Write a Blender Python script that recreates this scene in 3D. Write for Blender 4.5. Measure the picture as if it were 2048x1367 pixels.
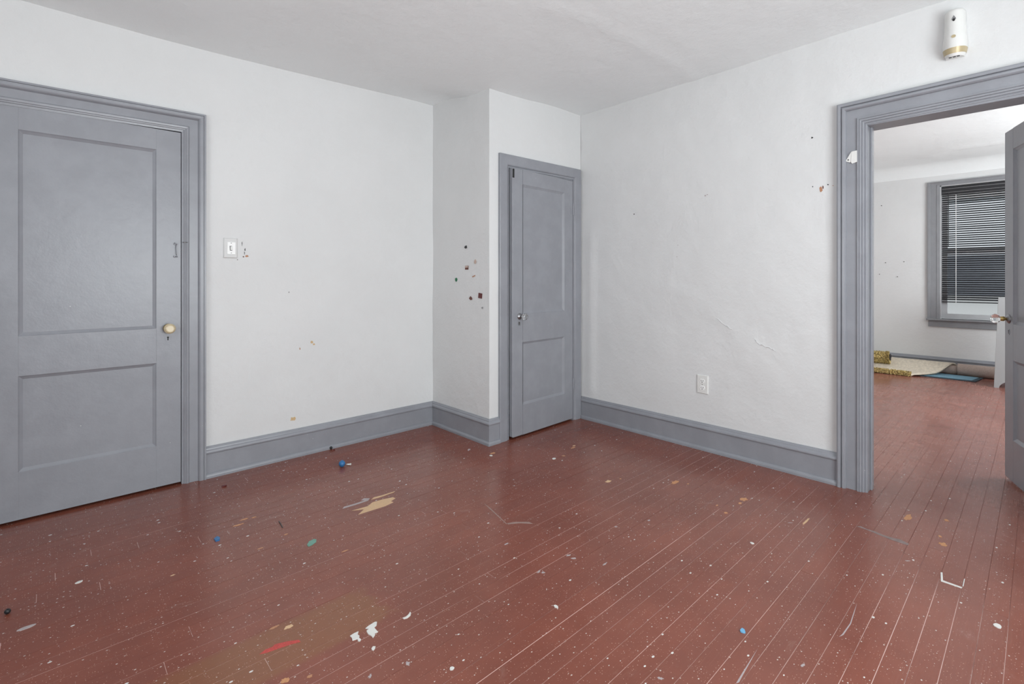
import bpy, bmesh, math, random
from mathutils import Vector, Matrix, noise

random.seed(7)
S = bpy.context.scene
C = S.collection
for o in list(bpy.data.objects):
    bpy.data.objects.remove(o)

# ------------------------------------------------------------------ camera
F = 987.0; HY = 556.0; CX = 1024.0; H = 1.19          # pixels of the 2048 x 1367 frame, metres
YAW = math.atan2(2080 - 1024, F)                       # camera heading, measured from the room's +x axis
FW = (math.cos(YAW), math.sin(YAW)); RT = (math.sin(YAW), -math.cos(YAW))
cam_d = bpy.data.cameras.new('camera')
cam = bpy.data.objects.new('camera', cam_d); C.objects.link(cam)
cam.location = (0, 0, H)
cam.rotation_euler = (math.pi / 2, 0, YAW - math.pi / 2)
cam_d.sensor_width = 36.0; cam_d.lens = 36.0 * F / 2048
cam_d.shift_y = (HY - 683.5) / 2048
cam_d.clip_start = 0.05
S.camera = cam

# ------------------------------------------------------------------ light
w = bpy.data.worlds.new('world'); S.world = w; w.use_nodes = True
bg = w.node_tree.nodes['Background']
bg.inputs[0].default_value = (0.93, 0.96, 1.0, 1); bg.inputs[1].default_value = 1.5


def window_light(name, loc, direction, sx, sy, power, col=(1.0, 1.0, 1.0)):
    """area lamp at a window opening, for daylight and added ceiling fill"""
    l = bpy.data.lights.new(name, 'AREA'); l.shape = 'RECTANGLE'
    l.size = sx; l.size_y = sy; l.energy = power; l.color = col
    o = bpy.data.objects.new(name, l); C.objects.link(o)
    o.location = loc
    o.rotation_euler = Vector(direction).to_track_quat('-Z', 'Z').to_euler()
    return o


# sky light, then an added upward fill lamp per window to brighten the ceiling
DAY = (0.94, 0.985, 1.0)
window_light('daylight_back_window', (1.15, -1.56, 1.22), (0, 1, -0.22), 2.0, 1.7, 102, DAY)
window_light('ceiling_fill_back_window', (1.15, -1.54, 1.40), (0, 0.62, 0.78), 2.0, 1.4, 74, DAY)
window_light('daylight_side_window', (-1.71, 0.6, 1.22), (1, 0, -0.22), 1.4, 1.7, 20, DAY)
window_light('ceiling_fill_side_window', (-1.69, 0.6, 1.40), (0.62, 0, 0.78), 1.4, 1.4, 44, DAY)
window_light('daylight_far_room_window', (6.2, -1.56, 1.45), (0, 1, 0), 2.2, 1.5, 145, DAY)
window_light('ceiling_fill_far_room_window', (6.2, -1.54, 1.45), (0, 0.72, 0.69), 2.2, 1.4, 20, DAY)

S.view_settings.view_transform = 'Standard'
S.view_settings.look = 'None'
S.view_settings.gamma = 1.0
S.view_settings.use_curve_mapping = False
S.view_settings.exposure = -0.62

# ------------------------------------------------------------------ room dimensions (metres)
YW = 3.398      # left wall plane (faces -y)
XW = 3.314      # right wall plane (faces -x)
YC = 2.686      # closet front plane (faces -y)
XC = 2.288      # closet side plane (faces -x)
X0, Y0 = -1.75, -1.6
WT = 0.14
XF = XW + WT    # other face of the right wall
X2 = 8.30       # far wall of the next room
FY1 = 2.7


def ray(u, v):
    a = (u - CX) / F
    return (FW[0] + RT[0] * a, FW[1] + RT[1] * a, (HY - v) / F)


def fl(u, v, z=0.0):
    d = ray(u, v); t = (z - H) / d[2]
    return (d[0] * t, d[1] * t)


def onx(u, v, X):
    d = ray(u, v); t = X / d[0]
    return (d[1] * t, H + d[2] * t)


def ony(u, v, Y):
    d = ray(u, v); t = Y / d[1]
    return (d[0] * t, H + d[2] * t)


def project(x, y, z):
    D = x * FW[0] + y * FW[1]
    R = x * RT[0] + y * RT[1]
    if D < 0.05:
        return None
    return (CX + F * R / D, HY - F * (z - H) / D)


# ------------------------------------------------------------------ materials
class NT:
    """tiny helper for building node trees"""
    def __init__(self, name):
        self.m = bpy.data.materials.new(name); self.m.use_nodes = True
        self.t = self.m.node_tree
        self.p = self.t.nodes['Principled BSDF']
        self._co = None

    def n(self, typ, **kw):
        nd = self.t.nodes.new(typ)
        for k, v in kw.items():
            setattr(nd, k, v)
        return nd

    def link(self, a, b):
        self.t.links.new(a, b)

    def put(self, sock, v):
        if hasattr(v, 'is_output'):
            self.link(v, sock)
        else:
            if isinstance(v, (tuple, list)) and len(v) == 3 and sock.type == 'RGBA':
                v = (*v, 1)
            sock.default_value = v

    @property
    def co(self):
        if self._co is None:
            self._co = self.n('ShaderNodeTexCoord').outputs['Object']
        return self._co

    def scaled(self, sc, src=None):
        mp = self.n('ShaderNodeMapping'); self.link(src or self.co, mp.inputs[0])
        mp.inputs['Scale'].default_value = sc
        return mp.outputs[0]

    def math(self, op, a, b=0.0, clamp=False):
        nd = self.n('ShaderNodeMath', operation=op, use_clamp=clamp)
        self.put(nd.inputs[0], a); self.put(nd.inputs[1], b)
        return nd.outputs[0]

    def noise(self, scale, detail=3, rough=0.5, vec=None, dist=0.0):
        nd = self.n('ShaderNodeTexNoise')
        nd.inputs['Scale'].default_value = scale; nd.inputs['Detail'].default_value = detail
        nd.inputs['Roughness'].default_value = rough; nd.inputs['Distortion'].default_value = dist
        self.link(vec or self.co, nd.inputs['Vector'])
        return nd.outputs[0]

    def ramp(self, fac, lo, hi):
        nd = self.n('ShaderNodeMapRange'); nd.interpolation_type = 'SMOOTHSTEP'
        self.put(nd.inputs[0], fac)
        nd.inputs[1].default_value = lo; nd.inputs[2].default_value = hi
        return nd.outputs[0]

    def mix(self, fac, a, b):
        nd = self.n('ShaderNodeMix', data_type='RGBA')
        self.put(nd.inputs[0], fac); self.put(nd.inputs[6], a); self.put(nd.inputs[7], b)
        return nd.outputs[2]

    def bump(self, h, strength, dist=0.01):
        nd = self.n('ShaderNodeBump'); nd.inputs['Strength'].default_value = strength
        nd.inputs['Distance'].default_value = dist
        self.link(h, nd.inputs['Height']); self.link(nd.outputs[0], self.p.inputs['Normal'])

    def base(self, c): self.put(self.p.inputs['Base Color'], c)

    def rough(self, c): self.put(self.p.inputs['Roughness'], c)


def plain(name, col, rough=0.5, metal=0.0, var=0.12, scale=40.0, bump=0.0):
    """simple procedural material: colour with slight noise variation"""
    k = NT(name)
    f = k.noise(scale, 3)
    k.base(k.mix(f, tuple(c * (1 - var) for c in col), tuple(min(1, c * (1 + var)) for c in col)))
    k.rough(rough); k.p.inputs['Metallic'].default_value = metal
    if bump:
        k.bump(f, bump, 0.004)
    return k.m


def wall_paint(name, col, mottled=0.05):
    k = NT(name)
    f = k.ramp(k.noise(1.3, 4, 0.6), 0.3, 0.7)
    f2 = k.noise(18, 4, 0.6)
    c = k.mix(f, tuple(x * (1 - mottled) for x in col), col)
    c = k.mix(k.ramp(f2, 0.55, 0.8), c, tuple(x * 0.97 for x in col))
    k.base(c); k.rough(0.62)
    h = k.math('ADD', k.math('MULTIPLY', k.noise(9, 5, 0.62), 1.0), k.math('MULTIPLY', k.noise(55, 4, 0.6), 0.12))
    k.bump(h, 0.42, 0.014)
    return k.m


M = {}
M['wall'] = wall_paint('white_wall_paint', (0.725, 0.73, 0.73))
M['ceiling'] = wall_paint('ceiling_paint', (0.865, 0.895, 0.90), 0.03)


def grey_paint(name, col):
    k = NT(name)
    f = k.noise(7, 4, 0.6)
    c = k.mix(k.ramp(f, 0.35, 0.7), tuple(x * 0.95 for x in col), tuple(x * 1.05 for x in col))
    # tiny white chips in the paint
    v = k.n('ShaderNodeTexVoronoi'); v.inputs['Scale'].default_value = 26
    k.link(k.co, v.inputs['Vector'])
    sep = k.n('ShaderNodeSeparateColor'); k.link(v.outputs['Color'], sep.inputs[0])
    spot = k.math('MULTIPLY', k.math('LESS_THAN', v.outputs['Distance'], 0.05), k.math('GREATER_THAN', sep.outputs[0], 0.93))
    c = k.mix(spot, c, (0.62, 0.62, 0.62))
    k.base(c)
    k.rough(k.math('ADD', k.math('MULTIPLY', f, 0.16), 0.25))
    h = k.math('ADD', k.noise(14, 5, 0.6), k.math('MULTIPLY', k.noise(120, 2, 0.5), 0.12))
    k.bump(h, 0.22, 0.006)
    return k.m


M['grey'] = grey_paint('grey_gloss_paint', (0.284, 0.293, 0.322))
M['dark'] = plain('dark_gap', (0.02, 0.02, 0.02), 0.8)


def floor_paint():
    k = NT('red_brown_floor_paint')
    oi = k.n('ShaderNodeObjectInfo')
    sep = k.n('ShaderNodeSeparateXYZ'); k.link(k.co, sep.inputs[0])
    X, Y = sep.outputs[0], sep.outputs[1]
    grain = k.noise(1.0, 6, 0.65, k.scaled((5, 160, 5)), 0.6)
    blotch = k.ramp(k.noise(2.3, 5, 0.6), 0.3, 0.72)
    c = k.mix(blotch, (0.196, 0.057, 0.036), (0.256, 0.078, 0.050))
    c = k.mix(k.math('MULTIPLY', oi.outputs['Random'], 0.45), c, (0.205, 0.068, 0.048))
    c = k.mix(k.math('MULTIPLY', k.ramp(grain, 0.56, 0.8), 0.35), c, (0.37, 0.15, 0.105))
    # ochre stained boards, lower left of the room
    m = k.math('MULTIPLY', k.ramp(Y, 1.545, 1.58), k.ramp(Y, 1.80, 1.765))
    m = k.math('MULTIPLY', m, k.ramp(k.math('ADD', X, k.math('MULTIPLY', k.noise(9, 3), 0.3)), 1.06, 0.98))
    m = k.math('MULTIPLY', m, k.ramp(X, -0.1, 0.4))
    c = k.mix(k.math('MULTIPLY', m, 0.55), c, (0.245, 0.108, 0.045))
    # dusty scuffs
    sc = k.ramp(k.noise(1.0, 7, 0.72, k.scaled((2.6, 5.5, 3)), 1.2), 0.60, 0.78)
    c = k.mix(k.math('MULTIPLY', sc, 0.30), c, (0.46, 0.31, 0.27))
    # worn boards near the doorway and in the next room
    wn = k.math('MULTIPLY', k.ramp(k.math('ADD', X, k.math('MULTIPLY', Y, -1.1)), 1.3, 3.4),
                k.ramp(k.noise(2.2, 5, 0.65), 0.15, 0.80))
    c = k.mix(k.math('MULTIPLY', wn, 0.42), c, (0.44, 0.215, 0.175))
    # paint specks of three sizes
    for scale, rad, keep, col, stretch in ((130, 0.20, 0.60, (0.50, 0.30, 0.23), 1.0), (75, 0.16, 0.76, (0.62, 0.55, 0.50), 0.7),
                                           (30, 0.12, 0.90, (0.72, 0.70, 0.67), 0.6)):
        v = k.n('ShaderNodeTexVoronoi'); v.voronoi_dimensions = '2D'
        v.inputs['Scale'].default_value = scale
        k.link(k.scaled((stretch, 1, 1)), v.inputs['Vector'])
        s2 = k.n('ShaderNodeSeparateColor'); k.link(v.outputs['Color'], s2.inputs[0])
        r = k.math('MULTIPLY', k.math('POWER', s2.outputs[1], 2.0), rad)
        sp = k.math('MULTIPLY', k.math('LESS_THAN', v.outputs['Distance'], r), k.math('GREATER_THAN', s2.outputs[0], keep))
        c = k.mix(sp, c, col)
    k.base(c)
    k.rough(k.math('ADD', k.math('ADD', k.math('MULTIPLY', grain, 0.12), 0.10), k.math('MULTIPLY', k.math('ADD', sc, wn), 0.16)))
    k.p.inputs['Specular IOR Level'].default_value = 0.52
    h = k.math('ADD', k.math('MULTIPLY', grain, 0.5), k.math('MULTIPLY', k.noise(5, 4, 0.6), 1.0))
    k.bump(h, 0.16, 0.006)
    return k.m


M['floor'] = floor_paint()


def crack_fill():
    k = NT('dust_in_floor_cracks')
    sep = k.n('ShaderNodeSeparateXYZ'); k.link(k.co, sep.inputs[0])
    f = k.ramp(k.noise(1.0, 5, 0.7, k.scaled((2.2, 9, 2))), 0.30, 0.52)
    near = k.ramp(k.math('ADD', k.math('ADD', sep.outputs[0], k.math('MULTIPLY', sep.outputs[1], -0.9)), k.math('MULTIPLY', k.noise(2, 3), 0.8)), 2.55, 2.95)
    f = k.math('MULTIPLY', f, k.math('SUBTRACT', 1.0, near))
    k.base(k.mix(f, (0.22, 0.08, 0.06), (0.78, 0.58, 0.53)))
    k.rough(0.8)
    return k.m


M['crack'] = crack_fill()
M['bare'] = plain('bare_orange_wood', (0.55, 0.27, 0.13), 0.6, var=0.25, scale=120)
M['bare_pale'] = plain('bare_pale_wood', (0.66, 0.44, 0.26), 0.6, var=0.2, scale=120)
M['chip_white'] = plain('white_paint_chip', (0.72, 0.71, 0.68), 0.6, var=0.06)
M['smear'] = plain('lilac_grey_scuff', (0.42, 0.36, 0.36), 0.6, var=0.25, scale=150)
M['smear_grey'] = plain('grey_putty', (0.25, 0.185, 0.175), 0.5, var=0.4, scale=60)
M['dust'] = plain('pale_dust_smudge', (0.30, 0.20, 0.175), 0.7, var=0.3, scale=160)
M['red'] = plain('red_crayon', (0.50, 0.07, 0.06), 0.6, var=0.6, scale=220)
M['blue'] = plain('blue_plastic', (0.025, 0.15, 0.36), 0.3)
M['skyblue'] = plain('pale_blue_chip', (0.16, 0.42, 0.66), 0.5)
M['teal'] = plain('teal_green_chip', (0.16, 0.34, 0.27), 0.5, var=0.35, scale=150)
M['darkred'] = plain('dark_red_plastic', (0.11, 0.014, 0.012), 0.4)
M['black'] = plain('black_plastic', (0.012, 0.012, 0.014), 0.35)
M['plastic'] = plain('white_plastic', (0.74, 0.74, 0.72), 0.35, var=0.03)
M['bright_plastic'] = plain('bright_white_plastic', (0.88, 0.88, 0.87), 0.3, var=0.02)
M['plate'] = plain('painted_switch_plate', (0.66, 0.66, 0.655), 0.45, var=0.03)
M['gold'] = plain('gold_plastic', (0.50, 0.41, 0.25), 0.4, 0.2, var=0.15)
M['brass'] = plain('worn_brass', (0.50, 0.36, 0.13), 0.35, 0.8, var=0.2)
M['nickel'] = plain('tarnished_nickel', (0.30, 0.30, 0.31), 0.3, 0.9, var=0.25)
M['green'] = plain('green_sticker', (0.0, 0.14, 0.05), 0.4)
M['brown'] = plain('brown_sticker', (0.13, 0.045, 0.03), 0.45, var=0.5, scale=160)
M['orange'] = plain('orange_brown_chip', (0.45, 0.22, 0.12), 0.6, var=0.35, scale=160)
M['tan'] = plain('tan_chip', (0.62, 0.44, 0.24), 0.6, var=0.25, scale=160)
M['faint'] = plain('faint_tan_sticker', (0.55, 0.42, 0.36), 0.6, var=0.3, scale=200)
M['crackline'] = plain('dark_crack', (0.10, 0.10, 0.10), 0.8)
M['window_paint'] = plain('window_grey_paint', (0.25, 0.255, 0.27), 0.4, var=0.12, scale=14)
M['sash'] = plain('sash_pale_grey_paint', (0.50, 0.505, 0.52), 0.4, var=0.1, scale=14)
M['slat'] = plain('black_blind_slat', (0.012, 0.012, 0.015), 0.5)
M['cord'] = plain('white_cord', (0.7, 0.7, 0.7), 0.6)
M['backing'] = plain('beige_rug_backing', (0.66, 0.58, 0.47), 0.9, var=0.35, scale=45, bump=0.4)
M['carpet'] = plain('pinkish_beige_carpet', (0.47, 0.37, 0.32), 0.95, var=0.25, scale=90, bump=0.4)
M['carpet_dark'] = plain('dark_carpet_edge', (0.05, 0.045, 0.045), 0.95)
M['mat_blue'] = plain('light_blue_mat', (0.20, 0.36, 0.46), 0.9, var=0.2, scale=90, bump=0.3)
M['roof'] = plain('grey_roof_shingles', (0.20, 0.21, 0.23), 0.9, var=0.3, scale=6)
M['mat_navy'] = plain('dark_blue_mat_border', (0.045, 0.075, 0.095), 0.9, var=0.3, scale=90)
M['cabinet'] = plain('pale_grey_cabinet_paint', (0.36, 0.37, 0.375), 0.45, var=0.05, scale=6)


def shag_mat():
    k = NT('olive_yellow_shag')
    f = k.noise(60, 4, 0.7)
    k.base(k.mix(k.ramp(f, 0.35, 0.65), (0.17, 0.125, 0.045), (0.82, 0.64, 0.28)))
    k.rough(0.95)
    return k.m


M['shag'] = shag_mat()


def glass(name, col, rough=0.04, trans=0.95):
    k = NT(name)
    k.base(k.mix(k.noise(20, 2), tuple(c * 0.95 for c in col), col))
    k.rough(rough)
    k.p.inputs['Transmission Weight'].default_value = trans
    k.p.inputs['IOR'].default_value = 1.5
    return k.m


M['glass_clear'] = glass('clear_knob_glass', (0.95, 0.96, 0.96))
M['glass_cream'] = glass('yellowed_knob_glass', (0.93, 0.80, 0.55), 0.12, 0.35)


def pane_mat():
    k = NT('window_pane_glass')
    tr = k.n('ShaderNodeBsdfTransparent'); tr.inputs[0].default_value = (0.93, 0.95, 0.96, 1)
    gl = k.n('ShaderNodeBsdfGlossy'); gl.inputs['Roughness'].default_value = 0.15
    fr = k.n('ShaderNodeFresnel'); fr.inputs[0].default_value = 1.2
    mx = k.n('ShaderNodeMixShader')
    k.link(fr.outputs[0], mx.inputs[0]); k.link(tr.outputs[0], mx.inputs[1]); k.link(gl.outputs[0], mx.inputs[2])
    out = [n for n in k.t.nodes if n.type == 'OUTPUT_MATERIAL'][0]
    k.link(mx.outputs[0], out.inputs[0])
    return k.m


M['pane'] = pane_mat()


# ------------------------------------------------------------------ mesh helpers
class MB:
    def __init__(self):
        self.v = []; self.f = []

    def add(self, vs, fs):
        b = len(self.v)
        self.v += [tuple(p) for p in vs]
        self.f += [tuple(i + b for i in q) for q in fs]
        return self

    def box(self, x0, x1, y0, y1, z0, z1):
        return self.add([(x0, y0, z0), (x1, y0, z0), (x1, y1, z0), (x0, y1, z0), (x0, y0, z1), (x1, y0, z1), (x1, y1, z1), (x0, y1, z1)],
                        [(0, 3, 2, 1), (4, 5, 6, 7), (0, 1, 5, 4), (1, 2, 6, 5), (2, 3, 7, 6), (3, 0, 4, 7)])

    def rings(self, rings, closed=True, caps=True):
        """loft between rings of equal point count"""
        n = len(rings[0]); b = len(self.v)
        for r in rings:
            self.v += [tuple(p) for p in r]
        for i in range(len(rings) - 1):
            for j in range(n if closed else n - 1):
                k = (j + 1) % n
                self.f.append((b + i * n + j, b + i * n + k, b + (i + 1) * n + k, b + (i + 1) * n + j))
        if caps and closed:
            self.f.append(tuple(b + j for j in range(n))[::-1])
            e = b + (len(rings) - 1) * n
            self.f.append(tuple(e + j for j in range(n)))
        return self

    def prism(self, pts, z0, z1, tf=lambda a, b, c: (a, b, c)):
        """extrude a 2-D outline; tf maps (a, b, height) to a point"""
        return self.rings([[tf(a, b, z0) for a, b in pts], [tf(a, b, z1) for a, b in pts]])

    def tube(self, pts, r, n=8):
        rings = []
        for i, p in enumerate(pts):
            p = Vector(p)
            a = Vector(pts[max(i - 1, 0)]); c = Vector(pts[min(i + 1, len(pts) - 1)])
            d = (c - a).normalized()
            u = d.cross(Vector((0, 0, 1)) if abs(d.z) < 0.9 else Vector((1, 0, 0))).normalized()
            w_ = d.cross(u)
            rings.append([p + (u * math.cos(t) + w_ * math.sin(t)) * r for t in [2 * math.pi * k / n for k in range(n)]])
        return self.rings(rings)

    def lathe(self, prof, n=20, tf=None):
        """prof: (radius, height) pairs; tf maps (x, y, h)"""
        tf = tf or (lambda a, b, c: (a, b, c))
        rings = [[tf(r * math.cos(2 * math.pi * k / n), r * math.sin(2 * math.pi * k / n), h) for k in range(n)] for r, h in prof]
        return self.rings(rings)

    def build(self, name, mat, parent=None, smooth=False, bevel=0.0, loc=None):
        me = bpy.data.meshes.new(name)
        me.from_pydata(self.v, [], self.f)
        bm = bmesh.new(); bm.from_mesh(me)
        bmesh.ops.recalc_face_normals(bm, faces=bm.faces)
        bm.to_mesh(me); bm.free()
        me.materials.append(M[mat] if isinstance(mat, str) else mat)
        if smooth:
            for p in me.polygons:
                p.use_smooth = True
        o = bpy.data.objects.new(name, me); C.objects.link(o)
        if parent:
            o.parent = parent
        if loc:
            o.location = loc
        if bevel:
            b = o.modifiers.new('bevel', 'BEVEL'); b.width = bevel; b.segments = 2; b.limit_method = 'ANGLE'
        return o


def tag(o, label=None, cat=None, group=None, kind=None):
    if label: o['label'] = label
    if cat: o['category'] = cat
    if group: o['group'] = group
    if kind: o['kind'] = kind
    return o


def empty(name, loc=(0, 0, 0), rz=0.0):
    o = bpy.data.objects.new(name, None); C.objects.link(o)
    o.location = loc; o.rotation_euler = (0, 0, rz); o.empty_display_size = 0.1
    return o


def struct(name, label, loc=(0, 0, 0), rz=0.0, cat=None):
    return tag(empty(name, loc, rz), label, cat or name.split('_')[0], kind='structure')


# ------------------------------------------------------------------ walls with real plaster unevenness
def ticks(a, b, step, extra=()):
    n = max(1, int(round((b - a) / step)))
    s = [a + (b - a) * i / n for i in range(n + 1)]
    for e in extra:
        if a < e < b:
            s = [t for t in s if abs(t - e) > step * 0.3 or t in (a, b)] + [e]
    return sorted(set(s))


def sheet(name, label, tf, s0, s1, z0, z1, holes=(), disp=None, step=0.045, thick=WT, mat='wall', parent=None, cat='wall', edge=None):
    """a wall built as a fine grid: tf(s, z, d) -> point, d is depth out of the wall; holes are (s0, s1, z0, z1)"""
    ex_s = [h[0] for h in holes] + [h[1] for h in holes]
    ex_z = [h[2] for h in holes] + [h[3] for h in holes]
    ss = ticks(s0, s1, step, ex_s); zz = ticks(z0, z1, step, ex_z)
    idx = {}; bmv = []; faces = []

    def vid(i, j, back):
        k = (i, j, back)
        if k not in idx:
            idx[k] = len(bmv)
            s, z = ss[i], zz[j]
            d = -thick if back else (disp(s, z) if disp else 0.0)
            bmv.append(tf(s, z, d))
        return idx[k]

    def solid(i, j):
        if i < 0 or j < 0 or i >= len(ss) - 1 or j >= len(zz) - 1:
            return False
        s = (ss[i] + ss[i + 1]) / 2; z = (zz[j] + zz[j + 1]) / 2
        return not any(h[0] < s < h[1] and h[2] < z < h[3] for h in holes)
    for i in range(len(ss) - 1):
        for j in range(len(zz) - 1):
            if not solid(i, j):
                continue
            faces.append((vid(i, j, 0), vid(i + 1, j, 0), vid(i + 1, j + 1, 0), vid(i, j + 1, 0)))
            faces.append((vid(i, j, 1), vid(i, j + 1, 1), vid(i + 1, j + 1, 1), vid(i + 1, j, 1)))
            for di, dj, a, b in ((-1, 0, (0, 0), (0, 1)), (1, 0, (1, 1), (1, 0)), (0, -1, (1, 0), (0, 0)), (0, 1, (0, 1), (1, 1))):
                if not solid(i + di, j + dj):
                    faces.append((vid(i + a[0], j + a[1], 0), vid(i + b[0], j + b[1], 0), vid(i + b[0], j + b[1], 1), vid(i + a[0], j + a[1], 1)))
    mb = MB(); mb.add(bmv, faces)
    o = mb.build(name, mat, parent)
    for p in o.data.polygons:
        p.use_smooth = True
    try:
        o.data.set_sharp_from_angle(angle=math.radians(40))
    except Exception:
        pass
    if not parent:
        tag(o, label, cat, kind='structure')
    return o


def n2(a, b, seed, sc):
    return noise.noise(Vector((a * sc, b * sc, seed)))


def ridge(s, z, pts, width, height):
    """gaussian ridge along a polyline"""
    best = 9.0
    for (a, b), (c, d) in zip(pts, pts[1:]):
        vx, vz = c - a, d - b
        t = max(0.0, min(1.0, ((s - a) * vx + (z - b) * vz) / (vx * vx + vz * vz)))
        best = min(best, math.hypot(s - a - t * vx, z - b - t * vz))
    return height * math.exp(-(best / width) ** 2)


ZT = 2.66


def disp_left(s, z):
    return 0.006 * n2(s, z, 3.1, 1.6) + 0.0022 * n2(s, z, 8.7, 6.0)


CR1 = [onx(u, v, XW) for u, v in ((1340, 578), (1385, 590), (1425, 625), (1470, 664))]
CR2 = [onx(u, v, XW) for u, v in ((1508, 676), (1525, 690), (1556, 703), (1590, 735))]
BULGE = [(2.57, 0.25), (2.575, 0.8), (2.57, 1.5)]


def disp_right(s, z):
    d = 0.006 * n2(s, z, 5.3, 1.7) + 0.0026 * n2(s, z, 1.7, 6.5)
    d += ridge(s, z, BULGE, 0.04, 0.009)
    d += ridge(s, z, CR1, 0.05, 0.003) + ridge(s, z, CR2, 0.05, 0.003)
    d += ridge(s, z, [(1.35, 0.72), (1.2, 0.62)], 0.09, 0.004)
    f = min(1.0, max(0.0, (s - 0.80) / 0.1))
    return d * f - 0.0005


DOOR_H = 2.036
sheet('wall_left', 'white plaster wall with the switch plate beside the closed grey door', lambda s, z, d: (s, YW - d, z), X0, XW, 0, ZT,
      holes=[(-0.245, 0.562, 0.0, 2.045)], disp=disp_left)
sheet('wall_right', 'white plaster wall with the outlet and the open doorway', lambda s, z, d: (XW - d, s, z), Y0, YW + 0.0, 0, ZT,
      holes=[(-0.125, 0.668, 0.0, 2.06)], disp=disp_right, step=0.03)
sheet('wall_closet_front', 'narrow white wall around the small closet door', lambda s, z, d: (s, YC - d, z), XC, XW - 0.001, 0, ZT,
      holes=[(2.462, 3.205, 0.0, 2.02)], disp=lambda s, z: 0.002 * n2(s, z, 2.2, 3), thick=0.1, step=0.06)
sheet('wall_closet_side', 'short white closet wall dotted with small stickers', lambda s, z, d: (XC - d, s, z), YC - 0.0, YW, 0, ZT,
      disp=lambda s, z: 0.003 * n2(s, z, 6.2, 2.5) * min(1, (s - YC) / 0.1), thick=0.1, step=0.06)
o = MB().box(-0.30, 0.62, YW + WT, YW + WT + 0.05, 0, 2.2).build('light_block_panel', 'wall')  # unseen panel, added to keep outside light from leaking under the door
tag(o, 'unseen panel added behind the closed left door to block light', 'wall', kind='structure')
sheet('wall_back', 'white wall behind the viewer with a wide window', lambda s, z, d: (s, Y0 + d, z), X0, XW, 0, ZT,
      holes=[(0.15, 2.15, 0.37, 2.12)], step=0.2)
sheet('wall_side', 'white wall opposite the doorway with one window', lambda s, z, d: (X0 + d, s, z), Y0, YW, 0, ZT,
      holes=[(-0.1, 1.3, 0.37, 2.12)], step=0.2)

# ceiling of the room: old and a little out of level
CP = [((-0.113, YW), 2.545), ((0.15, YW), 2.544), ((2.30, YW), 2.601), ((2.29, YC), 2.545), ((XW, YC), 2.578), ((XW, 1.65), 2.581),
      ((XW, 0.82), 2.595), ((XW, 0.35), 2.595), ((0.5, 0.5), 2.59), ((-1.7, -1.5), 2.59), ((1.2, 2.2), 2.565), ((-1.7, 3.3), 2.55), ((XW, -1.5), 2.60)]
RIDGE = [fl(u, v, 2.57) for u, v in ((1080, 12), (1180, 45), (1270, 92), (1330, 125), (1392, 160))]


def ceil_z(x, y):
    a = b = 0.0
    for (px, py), z in CP:
        w_ = 1.0 / ((x - px) ** 2 + (y - py) ** 2 + 0.0005) ** 1.5
        a += w_ * z; b += w_
    return a / b


def ceil_disp(x, y):
    return ceil_z(x, y) - 0.006 * n2(x, y, 4.4, 1.2) * 0.5 - ridge(x, y, RIDGE, 0.035, 0.005) + 0.0012 * n2(x, y, 9.1, 5)


sheet('ceiling', 'uneven white plaster ceiling with a long ridge', lambda s, z, d: (s, z, d if d > 0 else 2.80), X0 - WT, XW + 0.02, Y0 - WT, YW + WT,
      disp=lambda s, z: ceil_disp(s, z), step=0.05, thick=0.2, mat='ceiling', cat='ceiling')

# ------------------------------------------------------------------ the next room's shell
WIN = {'yl': onx(1880, 500, X2)[0], 'yr': onx(1880, 500, X2)[0] - 0.86}
zs_head = onx(1885, 371, X2)[1]; zs_sill = onx(1880, 637, X2)[1]
cas_out_l = onx(1855, 366, X2)[0]; cas_top = onx(1855, 366, X2)[1]
zs_sill_b = onx(1862, 650.5, X2)[1]
sheet('wall_far', 'white wall of the next room around the blind-covered window', lambda s, z, d: (X2 - d, s, z), Y0, FY1, 0, 2.85,
      holes=[(WIN['yr'], WIN['yl'], zs_sill, zs_head)], disp=lambda s, z: 0.004 * n2(s, z, 7.7, 1.5), step=0.06)
sheet('wall_far_side', 'white side wall of the next room left of the doorway', lambda s, z, d: (s, FY1 - d, z), XF, X2, 0, 2.85, step=0.3)
sheet('wall_far_near', 'white wall of the next room with its daylight window', lambda s, z, d: (s, Y0 + d, z), XF, X2, 0, 2.85,
      holes=[(5.1, 7.3, 0.7, 2.2)], step=0.3)
ZC2 = onx(1745, 345, X2)[1]
FR = [fl(u, v, ZC2) for u, v in ((1850, 312), (1900, 297), (1960, 289), (2010, 282), (2060, 276))]


def far_ceiling(x, y):
    cove = max(0.0, 0.16 - (X2 - x))
    return ZC2 - 0.9 * cove ** 2 / 0.16 - ridge(x, y, FR, 0.10, 0.02) + 0.01 * n2(x, y, 2.0, 0.9)


sheet('ceiling_far_room', 'white ceiling of the next room curving into the wall', lambda s, z, d: (s, z, d if d > 0 else 2.95), XF - 0.1, X2 + WT, Y0 - WT, FY1 + WT,
      disp=far_ceiling, step=0.07, thick=0.2, mat='ceiling', cat='ceiling')

# ------------------------------------------------------------------ floor: boards running along x
floor = MB().box(X0 - WT, X2 + WT, Y0 - WT, YW + WT, -0.12, -0.0007).build('floor', 'crack')
tag(floor, 'red-brown painted strip-board floor, worn and speckled with paint', 'floor', kind='structure')
PITCH = 0.066; GAP = 0.0018
rest = MB()
frame_count = 0


def in_view(x0, x1, y0, y1):
    for i in range(25):
        x = x0 + (x1 - x0) * i / 24
        for y in (y0, y1):
            p = project(x, y, 0)
            if p and -5 < p[0] < 2053 and -5 < p[1] < 1375:
                return True
    return False


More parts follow.
